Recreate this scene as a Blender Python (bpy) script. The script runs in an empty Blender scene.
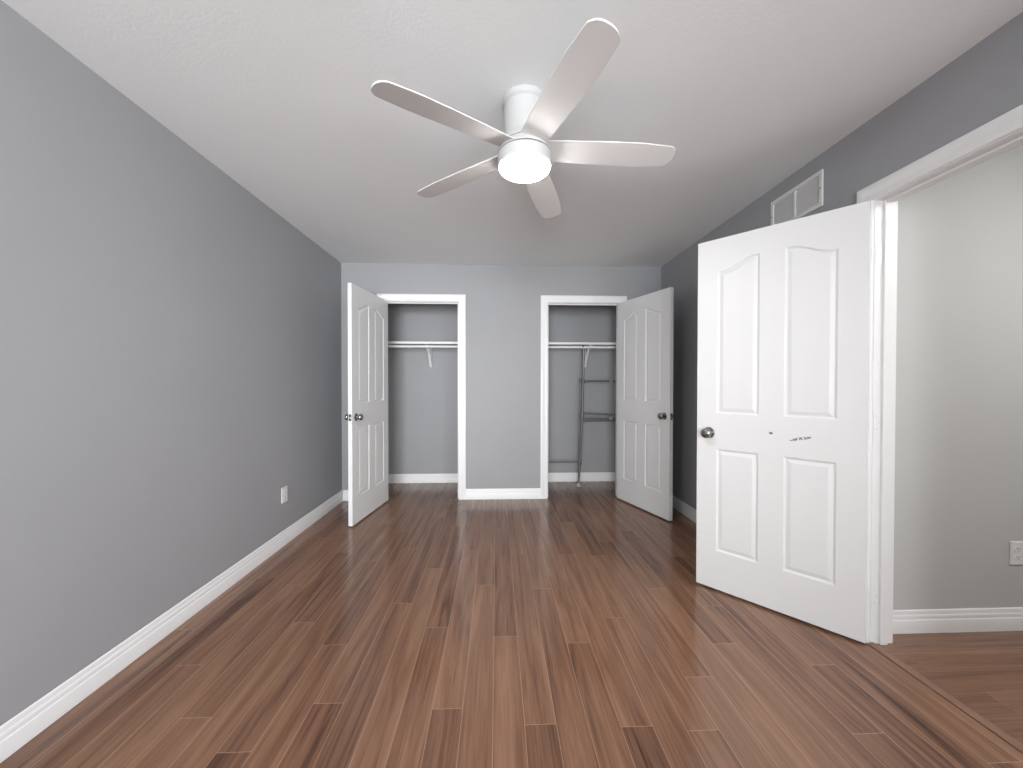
import bpy, bmesh, math, random
import numpy as np
from mathutils import Matrix, Vector

scene = bpy.context.scene
col = scene.collection
random.seed(7)

# ------------------------------------------------------------------ camera
# room coordinates: +Y towards the closet wall, +X right, Z up, camera above the origin
W_PX, H_PX = 1023, 768
FOCAL = 387.34
YAW, PITCH, ROLL, CAM_H, CY = 0.03849, -0.01104, 0.00087, 1.2103, -3.5
fw = Vector((math.sin(YAW) * math.cos(PITCH), math.cos(YAW) * math.cos(PITCH), math.sin(PITCH)))
rt = Vector((math.cos(YAW), -math.sin(YAW), 0))
up = rt.cross(fw)
rt2 = rt * math.cos(ROLL) + up * math.sin(ROLL)
up2 = up * math.cos(ROLL) - rt * math.sin(ROLL)
cam_data = bpy.data.cameras.new('camera')
cam = bpy.data.objects.new('camera', cam_data)
col.objects.link(cam)
cam_data.sensor_fit = 'HORIZONTAL'
cam_data.sensor_width = 36.0
cam_data.lens = 36.0 * FOCAL / W_PX
cam_data.shift_y = -CY / W_PX
cam_data.clip_start = 0.02
m = Matrix((rt2, up2, -fw)).transposed().to_4x4()
m.translation = Vector((0, 0, CAM_H))
cam.matrix_world = m
scene.camera = cam

# ------------------------------------------------------------------ exposure, sky, daylight, added side fill
vs = scene.view_settings
scene.display_settings.display_device = 'sRGB'
vs.view_transform = 'Standard'
vs.look = 'None'
vs.exposure = 0.0
vs.gamma = 1.0
vs.use_curve_mapping = False

world = bpy.data.worlds.new('sky')
scene.world = world
world.use_nodes = True
wn = world.node_tree.nodes
wn['Background'].inputs[0].default_value = (0.75, 0.85, 1.0, 1)
wn['Background'].inputs[1].default_value = 0.6


def area_light(name, loc, target, sx, sy, power, colour, spread=180):
    ld = bpy.data.lights.new(name, 'AREA')
    ld.shape = 'RECTANGLE'
    ld.size, ld.size_y = sx, sy
    ld.energy = power
    ld.color = colour
    ld.spread = math.radians(spread)
    o = bpy.data.objects.new(name, ld)
    col.objects.link(o)
    o.location = loc
    o.rotation_euler = (Vector(target) - Vector(loc)).to_track_quat('-Z', 'Y').to_euler()
    return o


XR_IN = 1.70
WINDOW_POWER = 57
SIDE_FILL_POWER = 108
HALL_POWER = 24
LENS_STRENGTH = 95
area_light('window_daylight', (-0.5, -3.12, 1.35), (-0.8, 4.0, 1.60), 1.8, 1.8, WINDOW_POWER, (0.97, 0.985, 1.0), 72)
area_light('added_side_fill', (XR_IN, -1.7, 1.40), (-1.6, -0.6, 1.3), 1.5, 1.3, SIDE_FILL_POWER, (0.97, 0.985, 1.0))  # added fill lamp brightening the left wall and ceiling, no known source
area_light('hall_light', (2.75, 0.55, 2.36), (2.6, 0.9, 0), 0.5, 0.5, HALL_POWER, (1.0, 0.975, 0.94))

# ------------------------------------------------------------------ room measures
XL, XR, D, CEIL = -1.591, 1.737, 4.043, 2.44
YF = -3.2                  # wall behind the camera
WT = 0.115                 # closet partition thickness
WR = 0.104                 # right wall thickness
YC = 4.737                 # closet rear wall
HY = 1.80                  # hall wall beyond the doorway
OL = (-1.152, -0.397)      # left closet opening
OR = (0.537, 1.292)        # right closet opening
OZ = 2.05
DY0, DY1 = 0.955, 1.722    # doorway in the right wall
DOOR_TOP = 2.044
DOOR_GAP = 0.012


# ------------------------------------------------------------------ materials
def new_mat(name):
    mt = bpy.data.materials.new(name)
    mt.use_nodes = True
    nt = mt.node_tree
    return mt, nt, nt.nodes['Principled BSDF']


def node(nt, typ, **kw):
    n = nt.nodes.new(typ)
    for k, v in kw.items():
        setattr(n, k, v)
    return n


def math_node(nt, op, a=None, b=None, clamp=False):
    n = nt.nodes.new('ShaderNodeMath')
    n.operation = op
    n.use_clamp = clamp
    for i, x in enumerate((a, b)):
        if x is None:
            continue
        if isinstance(x, (int, float)):
            n.inputs[i].default_value = x
        else:
            nt.links.new(x, n.inputs[i])
    return n.outputs[0]


def plain(name, rgb, rough=0.5, metal=0.0, bump=0.0, bscale=200.0, var=0.0, spec=0.5, vscale=2.0):
    mt, nt, b = new_mat(name)
    b.inputs['Roughness'].default_value = rough
    b.inputs['Metallic'].default_value = metal
    b.inputs['Specular IOR Level'].default_value = spec
    tc = node(nt, 'ShaderNodeTexCoord')
    nz = node(nt, 'ShaderNodeTexNoise')
    nz.inputs['Scale'].default_value = vscale
    nz.inputs['Detail'].default_value = 3
    nt.links.new(tc.outputs['Object'], nz.inputs['Vector'])
    ramp = node(nt, 'ShaderNodeValToRGB')
    ramp.color_ramp.elements[0].position = 0.3
    ramp.color_ramp.elements[1].position = 0.7
    ramp.color_ramp.elements[0].color = tuple(c * (1 - var) for c in rgb) + (1,)
    ramp.color_ramp.elements[1].color = tuple(min(1, c * (1 + var)) for c in rgb) + (1,)
    nt.links.new(nz.outputs['Fac'], ramp.inputs['Fac'])
    nt.links.new(ramp.outputs['Color'], b.inputs['Base Color'])
    if bump:
        n2 = node(nt, 'ShaderNodeTexNoise')
        n2.inputs['Scale'].default_value = bscale
        n2.inputs['Detail'].default_value = 4
        nt.links.new(tc.outputs['Object'], n2.inputs['Vector'])
        bp = node(nt, 'ShaderNodeBump')
        bp.inputs['Strength'].default_value = bump
        bp.inputs['Distance'].default_value = 0.003
        nt.links.new(n2.outputs['Fac'], bp.inputs['Height'])
        nt.links.new(bp.outputs['Normal'], b.inputs['Normal'])
    return mt


M_WALL = plain('grey_wall_paint', (0.352, 0.358, 0.372), 0.55, bump=0.06, bscale=300, var=0.015, spec=0.35)
M_HALLWALL = plain('pale_grey_hall_paint', (0.55, 0.555, 0.548), 0.6, bump=0.06, bscale=300, var=0.015, spec=0.3)
M_CEIL = plain('stippled_ceiling_paint', (0.86, 0.88, 0.89), 0.9, bump=0.22, bscale=80, var=0.01, spec=0.2)
M_TRIM = plain('white_trim_paint', (0.85, 0.855, 0.86), 0.38, var=0.008)
M_DOOR = plain('white_door_paint', (0.775, 0.78, 0.785), 0.42, bump=0.05, bscale=180, var=0.008)
M_PLASTIC = plain('white_plastic', (0.80, 0.80, 0.80), 0.35)
M_VENT = plain('white_vent_enamel', (0.74, 0.74, 0.73), 0.4)
M_FAN = plain('matte_white_fan_enamel', (0.52, 0.525, 0.525), 0.5)
M_BLADE = plain('white_fan_blade_finish', (0.72, 0.715, 0.71), 0.55)
M_STEEL = plain('satin_nickel', (0.34, 0.335, 0.325), 0.2, metal=1.0)
M_RACK = plain('grey_enamelled_tube', (0.165, 0.17, 0.178), 0.32, metal=0.3)
M_DARK = plain('dark_plastic', (0.03, 0.03, 0.033), 0.5)
M_FOOT = plain('grey_rubber', (0.42, 0.42, 0.42), 0.6)
M_SLOT = plain('dark_slot', (0.015, 0.015, 0.015), 0.8)


def scuffed_door():
    """The room door's white paint, with a dark dot and a broken scratch above the lower panels."""
    mt = M_DOOR.copy()
    mt.name = 'white_door_paint_scuffed'
    nt = mt.node_tree
    b = nt.nodes['Principled BSDF']
    base = b.inputs['Base Color'].links[0].from_socket
    tc = node(nt, 'ShaderNodeTexCoord')
    sep = node(nt, 'ShaderNodeSeparateXYZ')
    nt.links.new(tc.outputs['Object'], sep.inputs[0])
    x, z = sep.outputs[0], sep.outputs[2]

    def ellipse(cx, cz, rx, rz, slope=0.0):
        dx = math_node(nt, 'SUBTRACT', x, cx)
        dz = math_node(nt, 'SUBTRACT', math_node(nt, 'SUBTRACT', z, cz), math_node(nt, 'MULTIPLY', dx, slope))
        a = math_node(nt, 'POWER', math_node(nt, 'DIVIDE', dx, rx), 2)
        c = math_node(nt, 'POWER', math_node(nt, 'DIVIDE', dz, rz), 2)
        return math_node(nt, 'LESS_THAN', math_node(nt, 'ADD', a, c), 1.0)
    nz = node(nt, 'ShaderNodeTexNoise')
    nz.inputs['Scale'].default_value = 110
    nz.inputs['Detail'].default_value = 3
    nt.links.new(tc.outputs['Object'], nz.inputs['Vector'])
    broken = math_node(nt, 'GREATER_THAN', nz.outputs['Fac'], 0.47)
    scr = math_node(nt, 'MULTIPLY', ellipse(0.250, 0.930, 0.047, 0.0075, -0.27), broken)
    tot = math_node(nt, 'MAXIMUM', ellipse(0.378, 0.947, 0.009, 0.0065), scr)
    mix = node(nt, 'ShaderNodeMix')
    mix.data_type = 'RGBA'
    nt.links.new(math_node(nt, 'MULTIPLY', tot, 0.8), mix.inputs['Factor'])
    nt.links.new(base, mix.inputs['A'])
    mix.inputs['B'].default_value = (0.05, 0.05, 0.055, 1)
    nt.links.new(mix.outputs['Result'], b.inputs['Base Color'])
    return mt


M_DOOR_SCUFF = scuffed_door()


def lens_mat():
    mt, nt, b = new_mat('glowing_opal_lens')
    b.inputs['Base Color'].default_value = (0.9, 0.9, 0.88, 1)
    b.inputs['Roughness'].default_value = 0.3
    b.inputs['Emission Color'].default_value = (1.0, 0.975, 0.945, 1)
    b.inputs['Emission Strength'].default_value = LENS_STRENGTH
    return mt


M_LENS = lens_mat()
M_SEAM = plain('dark_fan_seam', (0.10, 0.10, 0.10), 0.8)


def glass_mat():
    mt, nt, b = new_mat('window_glass')
    b.inputs['Base Color'].default_value = (1, 1, 1, 1)
    b.inputs['Roughness'].default_value = 0.02
    b.inputs['Transmission Weight'].default_value = 1.0
    b.inputs['IOR'].default_value = 1.1
    return mt


M_GLASS = glass_mat()


def wood(name, streak=1.0):
    """Laminate boards: UV = metres along / across each board, 'board' = a random number per board."""
    mt, nt, b = new_mat(name)
    uv = node(nt, 'ShaderNodeUVMap')
    uv.uv_map = 'board_uv'
    uv2 = node(nt, 'ShaderNodeUVMap')
    uv2.uv_map = 'board_edge'
    at = node(nt, 'ShaderNodeAttribute')
    at.attribute_name = 'board'
    rnd = at.outputs['Fac']
    comb = node(nt, 'ShaderNodeCombineXYZ')
    sep = node(nt, 'ShaderNodeSeparateXYZ')
    nt.links.new(uv.outputs['UV'], sep.inputs[0])
    nt.links.new(math_node(nt, 'ADD', sep.outputs[0], math_node(nt, 'MULTIPLY', rnd, 37.0)), comb.inputs[0])
    nt.links.new(math_node(nt, 'ADD', sep.outputs[1], math_node(nt, 'MULTIPLY', rnd, 91.0)), comb.inputs[1])
    nt.links.new(math_node(nt, 'MULTIPLY', rnd, 13.0), comb.inputs[2])

    def noise(sx, sy, detail, rough, dist=0.0):
        mp = node(nt, 'ShaderNodeMapping')
        mp.inputs['Scale'].default_value = (sx, sy, 1)
        nt.links.new(comb.outputs[0], mp.inputs['Vector'])
        n = node(nt, 'ShaderNodeTexNoise')
        n.inputs['Scale'].default_value = 1.0
        n.inputs['Detail'].default_value = detail
        n.inputs['Roughness'].default_value = rough
        n.inputs['Distortion'].default_value = dist
        nt.links.new(mp.outputs[0], n.inputs['Vector'])
        return n.outputs['Fac']
    broad = noise(15, 0.9, 5, 0.6, 0.9)      # dark heart streaks
    grain = noise(85, 2.4, 5, 0.65, 0.4)      # fine grain
    pores = noise(300, 7.0, 2, 0.5)
    r1 = node(nt, 'ShaderNodeValToRGB')
    e = r1.color_ramp.elements
    e[0].position, e[0].color = 0.30, (0.064, 0.030, 0.020, 1)
    e[1].position, e[1].color = 0.72, (0.305, 0.168, 0.104, 1)
    k = r1.color_ramp.elements.new(0.5)
    k.color = (0.200, 0.101, 0.061, 1)
    t = math_node(nt, 'ADD', math_node(nt, 'MULTIPLY', broad, 0.72 * streak), math_node(nt, 'MULTIPLY', grain, 0.42))
    t = math_node(nt, 'ADD', t, 0.5 - 0.36 * streak - 0.21 + 0.02)
    t = math_node(nt, 'ADD', t, math_node(nt, 'MULTIPLY', math_node(nt, 'SUBTRACT', rnd, 0.5), 0.14 * streak))
    t = math_node(nt, 'ADD', t, math_node(nt, 'MULTIPLY', math_node(nt, 'SUBTRACT', pores, 0.5), 0.10))
    nt.links.new(t, r1.inputs['Fac'])
    # bevel glints painted as a pale line round each board
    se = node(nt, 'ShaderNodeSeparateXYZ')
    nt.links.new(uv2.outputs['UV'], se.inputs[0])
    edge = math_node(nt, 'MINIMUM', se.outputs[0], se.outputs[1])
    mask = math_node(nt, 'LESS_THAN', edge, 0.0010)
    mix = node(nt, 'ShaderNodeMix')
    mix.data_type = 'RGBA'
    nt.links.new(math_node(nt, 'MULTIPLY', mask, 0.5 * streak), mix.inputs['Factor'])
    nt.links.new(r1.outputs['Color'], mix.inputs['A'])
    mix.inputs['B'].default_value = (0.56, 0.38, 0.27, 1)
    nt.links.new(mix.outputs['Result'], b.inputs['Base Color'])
    b.inputs['Roughness'].default_value = 0.30
    b.inputs['Specular IOR Level'].default_value = 0.5
    rr = math_node(nt, 'ADD', math_node(nt, 'MULTIPLY', grain, 0.10), 0.14)
    nt.links.new(rr, b.inputs['Roughness'])
    bp = node(nt, 'ShaderNodeBump')
    bp.inputs['Strength'].default_value = 0.05
    bp.inputs['Distance'].default_value = 0.001
    nt.links.new(pores, bp.inputs['Height'])
    nt.links.new(bp.outputs['Normal'], b.inputs['Normal'])
    return mt


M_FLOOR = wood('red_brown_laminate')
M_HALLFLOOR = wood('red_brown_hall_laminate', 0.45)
M_STRIP = plain('red_brown_threshold', (0.235, 0.130, 0.085), 0.4, var=0.10, vscale=14)
M_GROOVE = plain('dark_floor_gap', (0.05, 0.022, 0.015), 0.7)


# ------------------------------------------------------------------ mesh helpers
def link_mesh(name, bm, mat, parent=None, smooth=None):
    bmesh.ops.recalc_face_normals(bm, faces=bm.faces[:])
    me = bpy.data.meshes.new(name)
    bm.to_mesh(me)
    bm.free()
    for mm in (mat if isinstance(mat, (list, tuple)) else [mat]):
        me.materials.append(mm)
    if smooth is not None:
        me.set_sharp_from_angle(angle=math.radians(smooth))
        me.polygons.foreach_set('use_smooth', [True] * len(me.polygons))
    o = bpy.data.objects.new(name, me)
    col.objects.link(o)
    if parent:
        o.parent = parent
    return o


def tag(o, label, cat, kind=None, group=None):
    o['label'] = label
    o['category'] = cat
    if kind:
        o['kind'] = kind
    if group:
        o['group'] = group
    return o


def empty(name, loc, label, cat, rz=0.0, kind=None, group=None):
    o = bpy.data.objects.new(name, None)
    o.empty_display_size = 0.1
    col.objects.link(o)
    o.location = loc
    o.rotation_euler = (0, 0, rz)
    return tag(o, label, cat, kind, group)


def box(bm, x0, x1, y0, y1, z0, z1, bev=0.0):
    r = bmesh.ops.create_cube(bm, size=1.0)
    for v in r['verts']:
        v.co = Vector(((x0 + x1) / 2 + v.co.x * (x1 - x0), (y0 + y1) / 2 + v.co.y * (y1 - y0),
                       (z0 + z1) / 2 + v.co.z * (z1 - z0)))
    if bev:
        es = {e for v in r['verts'] for e in v.link_edges}
        bmesh.ops.bevel(bm, geom=list(es), offset=bev, segments=2, affect='EDGES', profile=0.5)


def boxes(*bs, bev=0.0):
    bm = bmesh.new()
    for q in bs:
        box(bm, *q, bev=bev)
    return bm


def lathe(bm, prof, n=40, mat=Matrix.Identity(4), close_ends=True):
    """prof: (radius, height) from bottom to top, around local Z."""
    rings = []
    for r, z in prof:
        rings.append([bm.verts.new(mat @ Vector((r * math.cos(2 * math.pi * i / n), r * math.sin(2 * math.pi * i / n), z)))
                      for i in range(n)])
    for a, b in zip(rings[:-1], rings[1:]):
        for i in range(n):
            bm.faces.new((a[i], a[(i + 1) % n], b[(i + 1) % n], b[i]))
    if close_ends:
        bm.faces.new(rings[0][::-1])
        bm.faces.new(rings[-1])


def tube(bm, pts, r, n=14):
    """Round tube through pts with capped ends."""
    pts = [Vector(p) for p in pts]
    rings = []
    prev = None
    for i, p in enumerate(pts):
        a = pts[max(0, i - 1)]
        b = pts[min(len(pts) - 1, i + 1)]
        d = (b - a).normalized()
        if prev is None:
            u = d.orthogonal().normalized()
        else:
            u = (prev - d * prev.dot(d)).normalized()
        prev = u
        v = d.cross(u)
        rings.append([bm.verts.new(p + (u * math.cos(2 * math.pi * k / n) + v * math.sin(2 * math.pi * k / n)) * r)
                      for k in range(n)])
    for a, b in zip(rings[:-1], rings[1:]):
        for k in range(n):
            bm.faces.new((a[k], a[(k + 1) % n], b[(k + 1) % n], b[k]))
    bm.faces.new(rings[0][::-1])
    bm.faces.new(rings[-1])


# ------------------------------------------------------------------ floor boards
def board_floor(name, mat, x0, x1, y0, y1, width, length, origin, joints, along_y, label, slivers=()):
    """One mesh of separate boards; joints = {row: position of one end joint}."""
    a0, a1, b0, b1 = (x0, x1, y0, y1) if along_y else (y0, y1, x0, x1)
    verts, faces, uvs, edges, rnds = [], [], [], [], []
    k0 = math.floor((a0 - origin) / width)
    k1 = math.ceil((a1 - origin) / width)
    rg = random.Random(11)
    for k in range(k0, k1):
        lo, hi = max(a0, origin + k * width), min(a1, origin + (k + 1) * width)
        if hi - lo < 1e-5:
            continue
        j = joints.get(k, rg.uniform(0, length))
        n0 = math.floor((b0 - j) / length)
        n1 = math.ceil((b1 - j) / length)
        for n in range(n0, n1):
            s, t = max(b0, j + n * length), min(b1, j + (n + 1) * length)
            if t - s < 1e-5:
                continue
            r = rg.random()
            # split each board in four so the distance to its edge is exact
            am, bmid = (lo + hi) / 2, (s + t) / 2
            for (p0, p1) in ((lo, am), (am, hi)):
                for (q0, q1) in ((s, bmid), (bmid, t)):
                    i = len(verts)
                    quad = ((p0, q0), (p1, q0), (p1, q1), (p0, q1))
                    for (p, q) in quad:
                        verts.append((p, q, 0.0) if along_y else (q, p, 0.0))
                        uvs.append((p - lo, q - s))
                        edges.append((min(p - lo, hi - p), min(q - s, t - q)))
                    faces.append((i, i + 1, i + 2, i + 3) if along_y else (i, i + 3, i + 2, i + 1))
                    rnds.append(r)
    for (p0, p1, q0, q1) in slivers:       # the rest of the last row, beside the doorway gap
        i = len(verts)
        for (p, q) in ((p0, q0), (p1, q0), (p1, q1), (p0, q1)):
            verts.append((p, q, 0.0))
            uvs.append((p - p0 + .1, q))
            edges.append((.05, .05))
        faces.append((i, i + 1, i + 2, i + 3))
        rnds.append(.4)
    me = bpy.data.meshes.new(name)
    me.from_pydata(verts, [], faces)
    la = me.uv_layers.new(name='board_uv')
    lb = me.uv_layers.new(name='board_edge')
    for li, lp in enumerate(me.loops):
        la.data[li].uv = uvs[lp.vertex_index]
        lb.data[li].uv = edges[lp.vertex_index]
    at = me.attributes.new('board', 'FLOAT', 'FACE')
    at.data.foreach_set('value', rnds)
    me.materials.append(mat)
    o = bpy.data.objects.new(name, me)
    col.objects.link(o)
    # thickness below the walking surface
    sm = o.modifiers.new('slab', 'SOLIDIFY')
    sm.thickness = 0.02
    sm.offset = -1
    return tag(o, label, 'floor', 'structure')


JOINTS = {-3: 1.92, -1: 2.315, 0: 1.838, 2: 2.259, 3: 1.78, 5: 1.965, 1: 1.356, 4: 1.335, -2: 1.435, -4: 2.534,
          -9: 1.985, -7: 1.807, -12: 1.70, -6: 1.476, -10: 1.43, -8: 1.29, -5: 2.139, 7: 1.553, 6: 1.311, 8: 2.241,
          11: 1.278, 9: 1.75, 10: 2.05, 12: 1.60, 13: 2.20, -11: 2.35, -13: 2.45, -14: 1.95}
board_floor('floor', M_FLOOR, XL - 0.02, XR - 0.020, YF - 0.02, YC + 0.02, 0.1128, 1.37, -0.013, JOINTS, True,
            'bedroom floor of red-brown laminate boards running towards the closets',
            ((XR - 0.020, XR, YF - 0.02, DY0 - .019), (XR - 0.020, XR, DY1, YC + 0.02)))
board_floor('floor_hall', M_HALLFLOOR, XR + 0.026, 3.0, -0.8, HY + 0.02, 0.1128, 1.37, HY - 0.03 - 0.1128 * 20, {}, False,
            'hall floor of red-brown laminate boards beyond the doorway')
# threshold strip in the doorway: low rounded moulding with a dark gap on the room side
bm = bmesh.new()
prof = [(XR - 0.0145, -0.012), (XR - 0.0145, 0.003), (XR - 0.008, 0.0065), (XR + 0.005, 0.0085), (XR + 0.018, 0.006), (XR + 0.0255, 0.0015), (XR + 0.0255, -0.012)]
ends = [[bm.verts.new((x, y, z)) for x, z in prof] for y in (DY0 - 0.019, DY1 - 0.001)]
for i in range(len(prof)):
    j = (i + 1) % len(prof)
    bm.faces.new((ends[0][i], ends[0][j], ends[1][j], ends[1][i]))
bm.faces.new(ends[0][::-1])
bm.faces.new(ends[1])
tag(link_mesh('trim_4', bm, M_STRIP, smooth=40), 'red-brown wooden threshold strip across the doorway between bedroom and hall', 'threshold', 'structure')
bm = boxes((XR - 0.020, XR - 0.0145, DY0 - .019, DY1, -0.018, -0.006))
tag(link_mesh('trim_5', bm, M_GROOVE), 'dark expansion gap along the edge of the bedroom boards at the threshold', 'floor gap', 'structure')

# ------------------------------------------------------------------ walls and ceiling
T = 0.12
def wall(name, label, *bs, mat=M_WALL):
    return tag(link_mesh(name, boxes(*bs), mat), label, 'wall', 'structure')


wall('wall_left', 'grey painted wall on the left with one outlet', (XL - T, XL, YF - T, YC + T, 0, CEIL))
J = 0.018   # jamb board thickness
wall('wall_back', 'grey painted wall holding the two closet openings',
     (XL, OL[0] - J, D, D + WT, 0, CEIL), (OL[0] - J, OL[1] + J, D, D + WT, OZ + J, CEIL),
     (OL[1] + J, OR[0] - J, D, D + WT, 0, CEIL), (OR[0] - J, OR[1] + J, D, D + WT, OZ + J, CEIL),
     (OR[1] + J, XR, D, D + WT, 0, CEIL))
SW0, SW1 = -2.45, -0.95
wall('wall_right', 'grey painted wall on the right with the doorway and the vent',
     (XR, XR + WR, DY1 + J, YC + T, 0, CEIL), (XR, XR + WR, DY0 - J, DY1 + J, OZ + J, CEIL),
     (XR, XR + WR, SW1, DY0 - J, 0, CEIL), (XR, XR + WR, YF - T, SW0, 0, CEIL),
     (XR, XR + WR, SW0, SW1, 0, .75), (XR, XR + WR, SW0, SW1, 2.05, CEIL))
WX0, WX1, WZ0, WZ1 = -1.4, 0.4, 0.45, 2.25
wall('wall_front', 'grey painted window wall behind the camera',
     (XL, WX0, YF - T, YF, 0, CEIL), (WX1, XR, YF - T, YF, 0, CEIL),
     (WX0, WX1, YF - T, YF, 0, WZ0), (WX0, WX1, YF - T, YF, WZ1, CEIL))
wall('wall_closet_rear', 'grey painted wall at the rear of both closets', (XL, XR, YC, YC + T, 0, CEIL))
wall('wall_closet_divider', 'grey painted wall between the two closets', (0.02, 0.12, D + WT, YC, 0, CEIL))
wall('wall_hall_rear', 'pale grey hall wall seen through the doorway', (XR + WR, 3.0, HY, HY + T, 0, CEIL), mat=M_HALLWALL)
wall('wall_hall_right', 'pale grey hall wall at the far side', (3.0, 3.0 + T, -0.8, HY + T, 0, CEIL), mat=M_HALLWALL)
wall('wall_hall_front', 'pale grey hall wall out of sight', (XR + WR, 3.0 + T, -0.8 - T, -0.8, 0, CEIL), mat=M_HALLWALL)
tag(link_mesh('ceiling', boxes((XL - T, XR + WR, YF - T, YC + T, CEIL, CEIL + 0.1)), M_CEIL),
    'white stippled bedroom ceiling', 'ceiling', 'structure')
tag(link_mesh('ceiling_hall', boxes((XR + WR, 3.0 + T, -0.8 - T, HY + T, CEIL, CEIL + 0.1)), M_CEIL),
    'white hall ceiling beyond the doorway', 'ceiling', 'structure')

# window behind the camera
win = empty('window_1', ((WX0 + WX1) / 2, YF, WZ0), 'white framed window in the wall behind the camera', 'window', kind='structure')
bm = bmesh.new()
hw = (WX1 - WX0) / 2
hh = WZ1 - WZ0
for q in ((-hw, -hw + .05, 0, hh), (hw - .05, hw, 0, hh), (-hw + .05, hw - .05, 0, .05), (-hw + .05, hw - .05, hh - .05, hh), (-.02, .02, .05, hh - .05)):
    box(bm, q[0], q[1], -0.09, -0.03, q[2], q[3])
link_mesh('window_frame', bm, M_TRIM, win)
link_mesh('glass', boxes((-hw + .05, -.02, -.064, -.060, .05, hh - .05), (.02, hw - .05, -.064, -.060, .05, hh - .05)), M_GLASS, win)

win = empty('added_side_window', (XR, (SW0 + SW1) / 2, .75), 'unseen white framed window added in the right wall behind the camera', 'window', -math.pi / 2, kind='structure')  # window added out of view to go with the side fill lamp
hw, hh = (SW1 - SW0) / 2, 1.30
bm = bmesh.new()
for q in ((-hw, -hw + .05, 0, hh), (hw - .05, hw, 0, hh), (-hw + .05, hw - .05, 0, .05), (-hw + .05, hw - .05, hh - .05, hh), (-.02, .02, .05, hh - .05)):
    box(bm, q[0], q[1], 0.03, 0.09, q[2], q[3])
link_mesh('window_frame', bm, M_TRIM, win)
link_mesh('glass', boxes((-hw + .05, -.02, .060, .064, .05, hh - .05), (.02, hw - .05, .060, .064, .05, hh - .05)), M_GLASS, win)

# ------------------------------------------------------------------ baseboards
BB = [(0, 0), (.0140, 0), (.0140, .060), (.0125, .064), (.0105, .066), (.0105, .078), (.0095, .084), (.0068, .088), (.0062, .097), (.0045, .1045), (.0018, .1075), (0, .108)]


def baseboard(name, p, q, nrm, label):
    """Moulded board from p to q on the floor, standing off the wall along nrm."""
    bm = bmesh.new()
    p, q, nrm = Vector((*p, 0)), Vector((*q, 0)), Vector((*nrm, 0))
    ends = [[bm.verts.new(e + nrm * t + Vector((0, 0, z))) for t, z in BB] for e in (p, q)]
    n = len(BB)
    for i in range(n):
        j = (i + 1) % n
        bm.faces.new((ends[0][i], ends[0][j], ends[1][j], ends[1][i]))
    bm.faces.new(ends[0][::-1])
    bm.faces.new(ends[1])
    return tag(link_mesh(name, bm, M_TRIM, smooth=25), label, 'baseboard', 'structure')


CW = 0.0735  # casing width
RV = 0.004   # reveal
bo = 0.014
baseboard('baseboard_left', (XL, YF), (XL, D), (1, 0), 'white moulded baseboard along the left wall')
baseboard('baseboard_back_left', (XL + bo, D), (OL[0] - RV - CW, D), (0, -1), 'white baseboard left of the left closet')
baseboard('baseboard_back_middle', (OL[1] + RV + CW, D), (OR[0] - RV - CW, D), (0, -1), 'white baseboard between the two closets')
baseboard('baseboard_back_right', (OR[1] + RV + CW, D), (XR - bo, D), (0, -1), 'white baseboard right of the right closet')
baseboard('baseboard_right', (XR, DY1 + RV + CW), (XR, D), (-1, 0), 'white baseboard on the right wall behind the open room door')
baseboard('baseboard_right_near', (XR, YF), (XR, DY0 - RV - CW), (-1, 0), 'white baseboard on the right wall beside the camera')
baseboard('baseboard_closet_left', (XL, YC), (0.02, YC), (0, -1), 'white baseboard inside the left closet')
baseboard('baseboard_closet_right', (0.12, YC), (XR, YC), (0, -1), 'white baseboard inside the right closet')
baseboard('baseboard_hall', (XR + WR + 0.012, HY), (3.0, HY), (0, -1), 'white baseboard along the hall wall')

# ------------------------------------------------------------------ door frames
CASE = [(0, 0), (0, .0085), (.004, .0125), (.012, .0135), (.022, .0120), (.030, .0115), (.040, .0150), (.052, .0175), (.066, .0180), (.071, .0165), (CW, .0125), (CW, 0)]


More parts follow.
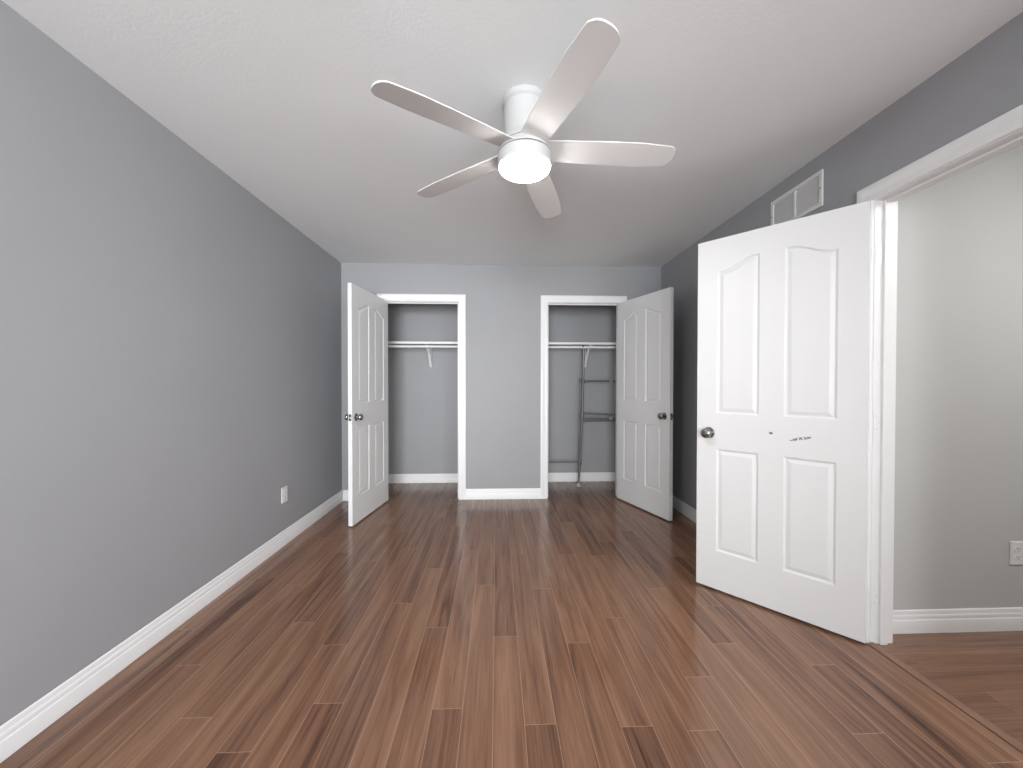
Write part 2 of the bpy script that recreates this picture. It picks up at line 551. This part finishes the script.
def frame(name, origin, rz, width, label, stop_at, hinge_side, WT=WT):
    """Door frame in local coordinates: opening from x=0..width, room face at y=0, wall towards +y."""
    root = empty(name, origin, label, 'door frame', rz, 'structure')

    def casing(yface, sgn):
        bm = bmesh.new()
        rows = []
        for o, t in CASE:
            y = yface - sgn * t
            o2 = o + RV
            rows.append([bm.verts.new(c) for c in ((-o2, y, 0), (-o2, y, OZ + o2), (width + o2, y, OZ + o2), (width + o2, y, 0))])
        n = len(CASE)
        for i in range(n):
            j = (i + 1) % n
            for k in range(3):
                bm.faces.new((rows[i][k], rows[j][k], rows[j][k + 1], rows[i][k + 1]))
        bm.faces.new([r[0] for r in rows])
        bm.faces.new([r[3] for r in rows])
        return bm
    link_mesh('casing', casing(0, 1), M_TRIM, root, smooth=25)
    link_mesh('casing', casing(WT, -1), M_TRIM, root, smooth=25)
    link_mesh('jamb', boxes((-J, 0, 0, WT, 0, OZ + J), (width, width + J, 0, WT, 0, OZ + J), (0, width, 0, WT, OZ, OZ + J)), M_TRIM, root)
    s0, s1 = stop_at
    link_mesh('door_stop', boxes((0, .011, s0, s1, 0, OZ), (width - .011, width, s0, s1, 0, OZ), (.011, width - .011, s0, s1, OZ - .011, OZ), bev=.002), M_TRIM, root)
    # strike plate on the latch side
    x = width if hinge_side == 'left' else 0
    s = -1 if x else 1
    lo, hi = sorted((x, x + s * .0015))
    link_mesh('strike_plate', boxes((lo, hi, .006, .034, .905, .962)), M_STEEL, root)
    # hinge leaves let into the hinge jamb
    x = 0 if hinge_side == 'left' else width
    s = 1 if hinge_side == 'left' else -1
    for hz in (.225, 1.03, 1.805):
        lo, hi = sorted((x, x + s * .0022))
        bm = boxes((lo, hi, .003, .034, hz - .045, hz + .045))
        lf = link_mesh('hinge_leaf', bm, M_TRIM, root)
        bm = bmesh.new()
        for dz, dy in ((-.03, .014), (0, .024), (.03, .014)):
            lathe(bm, [(.0042, 0), (.0042, .0028), (.002, .0033)], 12,
                  Matrix.Translation((x, dy, hz + dz)) @ Matrix(((0, 0, s), (0, 1, 0), (-s, 0, 0))).to_4x4())
        link_mesh('screws', bm, M_VENT, lf)
    return root


frame('trim_1', (OL[0], D, 0), 0, OL[1] - OL[0], 'white moulded frame of the left closet opening', (.037, .049), 'left')
frame('trim_2', (OR[0], D, 0), 0, OR[1] - OR[0], 'white moulded frame of the right closet opening', (.037, .049), 'right')
# the doorway: local +y runs into the wall (+X), local x runs towards the camera (-Y) from the hinge jamb
frame('trim_3', (XR, DY1, 0), -math.pi / 2, DY1 - DY0, 'white moulded frame of the doorway to the hall', (.038, .073), 'left', WR)

# ------------------------------------------------------------------ doors
def top_curve(u, rise):
    """Height of the panel's eyebrow top, u = 0 at the low outer end, 1 at the high inner end."""
    if u < 0.12:
        return 0.0
    if u > 0.88:
        v = 1.0
    else:
        v = (u - 0.12) / 0.76
    return rise * (v * v * (3 - 2 * v))


def panel_ring(s0, s1, z0, z1, rise, high_at_s1, d, K=18):
    """Outline of a moulded panel inset by d; top runs from low outer corner to high inner corner."""
    pts = [(s0 + d, z0 + d), (s1 - d, z0 + d)]
    for i in range(K + 1):
        s = (s1 - d) + ((s0 + d) - (s1 - d)) * i / K
        u = (s - s0) / (s1 - s0)
        if not high_at_s1:
            u = 1 - u
        z = z1 + (top_curve(u, rise) if rise else 0) - d
        pts.append((s, z))
    return pts


PANEL_PROFILE = [(0, 0), (.0035, -.0015), (.009, -.0062), (.0125, -.0070), (.018, -.0058), (.029, -.0022), (.034, -.0014)]


def slab_mesh(width, thick, z0, z1):
    """Moulded four-panel door, both faces; local x along the width, visible face at y=0, other at y=thick."""
    st = 0.108 * width / 0.7565
    mid = 0.112 * width / 0.7565
    c0, c1 = width / 2 - mid / 2, width / 2 + mid / 2
    panels = [(st, c0, .235, .832, 0, True), (c1, width - st, .235, .832, 0, True),
              (st, c0, 1.036, 1.858, .055, True), (c1, width - st, 1.036, 1.858, .055, False)]
    bm = bmesh.new()
    outer = []
    for y, sg in ((0.0, 1), (thick, -1)):
        loop = [bm.verts.new((x, y, z)) for x, z in ((0, z0), (width, z0), (width, z1), (0, z1))]
        outer.append(loop)
        edges = [bm.edges.new((loop[i], loop[(i + 1) % 4])) for i in range(4)]
        for pn in panels:
            rings = []
            for d, dep in PANEL_PROFILE:
                rings.append([bm.verts.new((s, y - sg * dep, z)) for s, z in panel_ring(*pn, d)])
            n = len(rings[0])
            for a, b in zip(rings[:-1], rings[1:]):
                for i in range(n):
                    bm.faces.new((a[i], a[(i + 1) % n], b[(i + 1) % n], b[i]))
            bm.faces.new(rings[-1])
            for i in range(n):
                e = bm.edges.get((rings[0][i], rings[0][(i + 1) % n]))
                edges.append(e)
        bmesh.ops.triangle_fill(bm, use_beauty=True, use_dissolve=False, edges=edges)
    for i in range(4):
        j = (i + 1) % 4
        bm.faces.new((outer[0][i], outer[0][j], outer[1][j], outer[1][i]))
    return bm


KNOB = [(kr, kh * .86) for kr, kh in [(.0330, 0), (.0330, .003), (.0300, .0065), (.0200, .0085), (.0130, .011), (.0115, .020), (.0125, .026),
        (.0190, .031), (.0255, .037), (.0285, .045), (.0285, .052), (.0255, .060), (.0180, .0655), (.0090, .068), (.0085, .0665)]]


def knob(parent, x, z, y, sgn, lock=False):
    bm = bmesh.new()
    # local Z of the profile -> door's -y (sgn=-1) or +y (sgn=+1)
    mt = Matrix.Translation((x, y, z)) @ Matrix(((1, 0, 0), (0, 0, sgn), (0, 1, 0))).to_4x4()
    lathe(bm, KNOB, 32, mt)
    k = link_mesh('door_knob', bm, M_STEEL, parent, smooth=35)
    bm = bmesh.new()
    lathe(bm, [(.0065, .055), (.0065, .0595), (.004, .0605)], 16, mt)
    link_mesh('lock_button', bm, M_STEEL, k, smooth=35)
    return k


def hinge(parent, x, y, z, mat):
    bm = bmesh.new()
    lathe(bm, [(.0055, -.048), (.0055, .048)], 14, Matrix.Translation((x, y, z)))
    lathe(bm, [(.003, .048), (.0065, .050), (.0065, .053), (.003, .055)], 14, Matrix.Translation((x, y, z)))
    link_mesh('hinge', bm, mat, parent, smooth=35)


def door(name, hinge_xy, ang, width, label, mat, mirrored, thick=.035):
    """Hinge line of the visible face at hinge_xy; ang = direction of the width from the hinge.
    The slab's thickness runs to local +y, or -y when mirrored."""
    root = empty(name, (*hinge_xy, 0), label, 'door', ang, 'structure')
    bm = slab_mesh(width, thick, DOOR_GAP, DOOR_TOP)
    if mirrored:
        for v in bm.verts:
            v.co.y = -v.co.y
    slab = link_mesh('door_slab', bm, mat, root)
    s = -1 if mirrored else 1
    kx, kz = width - .067, .921
    knob(root, kx, kz, 0, -s)
    knob(root, kx, kz, s * thick, s)
    lo, hi = sorted((s * .006, s * .029))
    link_mesh('latch_plate', boxes((width, width + .0015, lo, hi, kz - .028, kz + .028)), M_STEEL, root)
    bm = boxes((width + .0015, width + .0095, s * thick / 2 - .006, s * thick / 2 + .006, kz - .009, kz + .009), bev=.002)
    link_mesh('latch_bolt', bm, M_STEEL, root)
    for hz in (.225, 1.03, 1.805):
        hinge(root, -.004, s * (thick + .003), hz, M_TRIM)
    return root


door('door_1', (-1.110, 4.014), -1.6972, .744, 'open white four-panel door of the left closet beside the left wall', M_DOOR, True)
door('door_2', (1.263, 4.008), -1.243, .744, 'open white four-panel door of the right closet', M_DOOR, False)
door('door_3', (1.699, 1.7085), 2.2832, .7565, 'large open white room door with dark scuffs, hinged at the hall doorway', M_DOOR_SCUFF, True)

# ------------------------------------------------------------------ ceiling fan
FX, FY = 0.122, 1.70
fan = empty('ceiling_fan', (FX, FY, CEIL), 'white five-blade ceiling fan with a lit round lamp', 'ceiling fan')


def part_lathe(name, prof, mat, parent, n=56, smooth=30):
    bm = bmesh.new()
    lathe(bm, prof, n)
    return link_mesh(name, bm, mat, parent, smooth=smooth)


part_lathe('canopy', [(.080, -.199), (.1035, -.1985), (.1035, -.195), (.095, -.180), (.089, -.166), (.0885, -.150), (.089, -.032), (.093, -.028), (.098, -.023), (.098, -.001)], M_FAN, fan)
part_lathe('motor_housing', [(.100, -.2325), (.1165, -.232), (.1170, -.226), (.1060, -.2035), (.1040, -.2028), (.0900, -.2025), (.0900, -.1985)], M_FAN, fan)
part_lathe('light_kit', [(.1090, -.290), (.1150, -.286), (.1175, -.280), (.1175, -.2385), (.1165, -.2368), (.1000, -.2365), (.1000, -.2325)], M_FAN, fan)
prof = [(.0005, -.322)]
for i in range(1, 13):
    a = math.pi / 2 * i / 12
    prof.append((.110 * math.sin(a), -.2935 - .020 * math.cos(a)))
prof[-1] = (.110, -.2935)
prof.append((.110, -.2895))
part_lathe('lamp_lens', prof, M_LENS, fan)

part_lathe('seam_ring', [(.1005, -.2366), (.1012, -.2366), (.1012, -.2324), (.1005, -.2324)], M_SEAM, fan)
part_lathe('seam_ring', [(.0905, -.2026), (.0912, -.2026), (.0912, -.1984), (.0905, -.1984)], M_SEAM, fan)
R0, R1 = .085, .658


def blade_bm():
    bm = bmesh.new()
    n, mrows = 26, 8
    half_t = .0035
    grid = {}
    for side in (0, 1):
        for i in range(n + 1):
            u = i / n
            r = R0 + (R1 - R0) * u
            # leading (+) and trailing (-) edge offsets
            w = .055 + .012 * math.sin(min(1, u / .75) * math.pi / 2) - .010 * max(0, (u - .75) / .25)
            lead = w
            trail = -w
            for k in range(mrows + 1):
                v = k / mrows
                y = trail + (lead - trail) * v
                # rounded, slightly skewed tip
                q = (v - .5) * 2
                tip = .028 * abs(q) ** 3.0 + .008 * (q * .5 + .5)
                rr = r - tip * max(0, (u - .55) / .45) ** 1.5
                twist = math.radians(-12 + 3 * u)
                z = -.017 * u + math.sin(twist) * y + (half_t if side else -half_t) * (1 - .35 * abs(q) ** 6)
                grid[side, i, k] = bm.verts.new((rr, y * math.cos(twist), z))
    for i in range(n):
        for k in range(mrows):
            for side in (0, 1):
                q = (grid[side, i, k], grid[side, i + 1, k], grid[side, i + 1, k + 1], grid[side, i, k + 1])
                bm.faces.new(q if side else q[::-1])
    rim = [(i, 0) for i in range(n + 1)] + [(n, k) for k in range(1, mrows + 1)] + [(i, mrows) for i in range(n - 1, -1, -1)] + [(0, k) for k in range(mrows - 1, 0, -1)]
    for a, b in zip(rim, rim[1:] + rim[:1]):
        bm.faces.new((grid[0, a[0], a[1]], grid[0, b[0], b[1]], grid[1, b[0], b[1]], grid[1, a[0], a[1]]))
    return bm


first = None
for k in range(5):
    if first is None:
        b = link_mesh('blade', blade_bm(), M_BLADE, fan, smooth=40)
        first = b
    else:
        b = first.copy()
        col.objects.link(b)
        b.parent = fan
    b.location = (0, 0, -.214)
    b.rotation_euler = (0, 0, math.radians(215.0 + 72 * k))

# ------------------------------------------------------------------ wall vent
vent = empty('wall_vent', (XR, 2.199, 2.254), 'white slatted return-air vent high on the grey wall above the room door', 'vent', -math.pi / 2)
# local x towards the camera (-Y), local -y into the room ... wall surface at y=0
VW, VH = .194, .097
bm = bmesh.new()
for q in ((-VW, VW, VH - .022, VH), (-VW, VW, -VH, -VH + .022), (-VW, -VW + .022, -VH + .022, VH - .022), (VW - .022, VW, -VH + .022, VH - .022)):
    box(bm, q[0], q[1], -.009, 0, q[2], q[3], bev=.002)
link_mesh('vent_frame', bm, M_VENT, vent)
link_mesh('center_bar', boxes((-.008, .008, -.008, 0, -VH + .022, VH - .022)), M_VENT, vent)
bm = bmesh.new()
nz = 20
for i in range(nz):
    z = -VH + .022 + (2 * VH - .044) * (i + .5) / nz
    for x0, x1 in ((-VW + .022, -.008), (.008, VW - .022)):
        vs8 = [bm.verts.new(c) for c in ((x0, -.0045, z - .0036), (x1, -.0045, z - .0036), (x1, -.001, z + .0036), (x0, -.001, z + .0036),
                                         (x0, -.0035, z - .0042), (x1, -.0035, z - .0042), (x1, 0, z + .003), (x0, 0, z + .003))]
        for f in ((0, 1, 2, 3), (7, 6, 5, 4), (0, 4, 5, 1), (1, 5, 6, 2), (2, 6, 7, 3), (3, 7, 4, 0)):
            bm.faces.new([vs8[i2] for i2 in f])
link_mesh('slats', bm, M_VENT, vent)
link_mesh('backing', boxes((-VW + .02, VW - .02, -.0012, 0, -VH + .02, VH - .02)), M_VENT, vent)
for x in (-VW + .011, VW - .011):
    bm = bmesh.new()
    lathe(bm, [(.0042, 0), (.0042, .010), (.003, .0112)], 14, Matrix(((1, 0, 0), (0, 0, -1), (0, 1, 0))).to_4x4())
    s = link_mesh('screw', bm, M_STEEL, vent, smooth=35)
    s.location = (x, 0, 0)

# ------------------------------------------------------------------ outlets
def outlet(loc, rz, label):
    """Local: wall surface at y=0, face towards -y."""
    r = empty('wall_outlet', loc, label, 'outlet', rz)
    link_mesh('cover_plate', boxes((-.038, .038, -.006, 0, -.0575, .0575), bev=.0022), M_PLASTIC, r)
    for zc in (-.021, .021):
        bm = bmesh.new()
        mt = Matrix.Translation((0, 0, zc)) @ Matrix(((1, 0, 0), (0, 0, -1), (0, 1, 0))).to_4x4()
        lathe(bm, [(.0172, .005), (.0172, .0072), (.0165, .0078)], 28, mt)
        for v in bm.verts:
            v.co.z = zc + max(-.0135, min(.0135, v.co.z - zc))
        s = link_mesh('socket', bm, M_PLASTIC, r)
        link_mesh('slots', boxes((-.0075, -.0055, -.0082, -.0075, zc - .002, zc + .007), (.0055, .0075, -.0082, -.0075, zc - .001, zc + .006),
                                 (-.002, .002, -.0082, -.0075, zc - .0095, zc - .0055)), M_SLOT, s)
    bm = bmesh.new()
    lathe(bm, [(.003, .005), (.003, .0068), (.0015, .0074)], 12, Matrix(((1, 0, 0), (0, 0, -1), (0, 1, 0))).to_4x4())
    link_mesh('screw', bm, M_PLASTIC, r, smooth=35)
    return r


outlet((XL, 2.957, .375), math.pi / 2, 'white electrical outlet low on the long grey bedroom wall')
outlet((2.556, HY, .378), 0, 'white electrical outlet low on the pale hall wall')

# ------------------------------------------------------------------ closet shelves, rods
SZ0, SZ1 = 1.656, 1.682
SY = 4.42


def closet(x0, x1, bx, side):
    s = empty('closet_shelf', ((x0 + x1) / 2, YC, SZ0), 'white shelf across the %s' % side, 'shelf', group=None)
    hw = (x1 - x0) / 2
    bm = boxes((-hw, hw, SY - YC, 0, 0, SZ1 - SZ0), bev=.002)
    link_mesh('board', bm, M_TRIM, s)
    link_mesh('cleat', boxes((-hw, hw, -.018, 0, -.06, 0)), M_WALL, s)
    # bracket: arm under the board, leg on the wall, curved strut with a rod hook
    lx = bx - (x0 + x1) / 2
    bm = bmesh.new()
    box(bm, lx - .011, lx + .011, -.335, -.018, -.004, 0)
    box(bm, lx - .011, lx + .011, -.0225, -.018, -.25, -.004)
    strut = []
    for i in range(13):
        t = i / 12
        y = -.305 + .285 * t
        z = -.018 - .215 * (t ** 1.9) + .0 * t
        strut.append((lx, y, z))
    ring = []
    for i, p in enumerate(strut):
        a = Vector(strut[max(0, i - 1)])
        b = Vector(strut[min(12, i + 1)])
        d = (b - a).normalized()
        nn = Vector((0, -d.z, d.y))
        wd = .015
        ring.append([bm.verts.new(Vector(p) + nn * h + Vector((w, 0, 0))) for w, h in ((-wd, -.004), (wd, -.004), (wd, .004), (-wd, .004))])
    for a, b in zip(ring[:-1], ring[1:]):
        for k in range(4):
            bm.faces.new((a[k], a[(k + 1) % 4], b[(k + 1) % 4], b[k]))
    bm.faces.new(ring[0][::-1])
    bm.faces.new(ring[-1])
    # rod cradle
    pts = []
    for i in range(11):
        a = math.radians(200 + 170 * i / 10)
        pts.append((lx, -.287 + .0185 * math.cos(a), -.029 + .0185 * math.sin(a)))
    pts = [(lx, -.3055, -.003)] + pts
    tube(bm, pts, .004, 8)
    link_mesh('bracket', bm, M_TRIM, s)
    return s


closet(XL, 0.02, -.795, 'left closet, bare, on one curved bracket')
closet(0.12, XR, 1.083, 'right closet above the grey metal rack')
for x0, x1, lab in ((XL, 0.02, 'white closet rod under the shelf of the left closet'), (0.12, XR, 'white closet rod under the shelf of the right closet')):
    r = empty('closet_rod', ((x0 + x1) / 2, 4.45, 1.627), lab, 'rod')
    hw = (x1 - x0) / 2
    bm = bmesh.new()
    tube(bm, [(-hw + .002, 0, 0), (0, 0, 0), (hw - .002, 0, 0)], .014, 20)
    link_mesh('pole', bm, M_TRIM, r, smooth=35)
    for sx in (-1, 1):
        bm = bmesh.new()
        lathe(bm, [(.028, 0), (.028, .005), (.019, .007), (.019, .018)], 24,
              Matrix.Translation((sx * hw, 0, 0)) @ Matrix(((0, 0, -sx), (0, 1, 0), (1, 0, 0))).to_4x4())
        link_mesh('rod_socket', bm, M_TRIM, r, smooth=35)

# ------------------------------------------------------------------ grey tube rack hanging in the right closet
rack = empty('closet_rack', (.962, 4.50, 0), 'grey metal tube rack with side bars standing in the right closet', 'closet rack')
bx, by = .962, 4.50


def L(x, y, z):
    return (x - bx, y - by, z)


def rtube(name, pts, r, mat=M_RACK, n=14):
    bm = bmesh.new()
    tube(bm, [L(*p) for p in pts], r, n)
    return link_mesh(name, bm, mat, rack, smooth=35)


rtube('post', [(.963, 4.50, .035), (.985, 4.50, .45), (1.000, 4.49, .81), (1.008, 4.485, 1.25), (1.010, 4.468, 1.61)], .0125)
rtube('thin_post', [(.962, 4.50, .14), (.966, 4.50, .45), (.973, 4.495, .81), (.976, 4.49, 1.27)], .0065)
rtube('hook', [(1.010, 4.468, 1.58), (1.004, 4.468, 1.625), (1.000, 4.460, 1.643), (.998, 4.449, 1.6475), (.996, 4.436, 1.643), (.995, 4.4285, 1.628)], .0055, M_DARK)
rtube('side_bar', [(1.006, 4.485, 1.222), (1.06, 4.487, 1.234), (1.30, 4.49, 1.236), (1.72, 4.50, 1.236)], .010)
rtube('side_bar', [(1.000, 4.485, .858), (1.20, 4.49, .848), (1.72, 4.50, .832)], .0085)
rtube('side_bar', [(.998, 4.485, .800), (1.20, 4.49, .797), (1.72, 4.50, .790)], .0085)
rtube('side_bar', [(.998, 4.485, .770), (1.20, 4.49, .772), (1.72, 4.50, .774)], .0085)
rtube('cross_bar', [(.976, 4.52, .281), (.80, 4.52, .281), (.30, 4.52, .281)], .0085)


def collar(x, y, z, r, h, mat=M_RACK):
    bm = bmesh.new()
    lathe(bm, [(r * .85, -h), (r, -h * .8), (r, h * .8), (r * .85, h)], 18, Matrix.Translation(L(x, y, z)))
    link_mesh('joint', bm, mat, rack, smooth=35)


collar(1.008, 4.485, 1.235, .018, .026)
collar(.974, 4.494, 1.245, .012, .022)
collar(.999, 4.488, .828, .019, .045)
collar(.972, 4.497, .828, .012, .030)
collar(.974, 4.50, .281, .020, .026)
for z in (1.236, .800):
    bm = bmesh.new()
    lathe(bm, [(.012, -.016), (.016, -.012), (.016, .012), (.012, .016)], 18,
          Matrix.Translation(L(1.338, 4.49, z)) @ Matrix(((0, 0, 1), (0, 1, 0), (-1, 0, 0))).to_4x4())
    link_mesh('clip', bm, M_FOOT, rack, smooth=35)
bm = bmesh.new()
lathe(bm, [(.030, 0), (.032, .006), (.030, .016), (.018, .026), (.014, .042)], 24)
link_mesh('foot', bm, M_FOOT, rack, smooth=35)
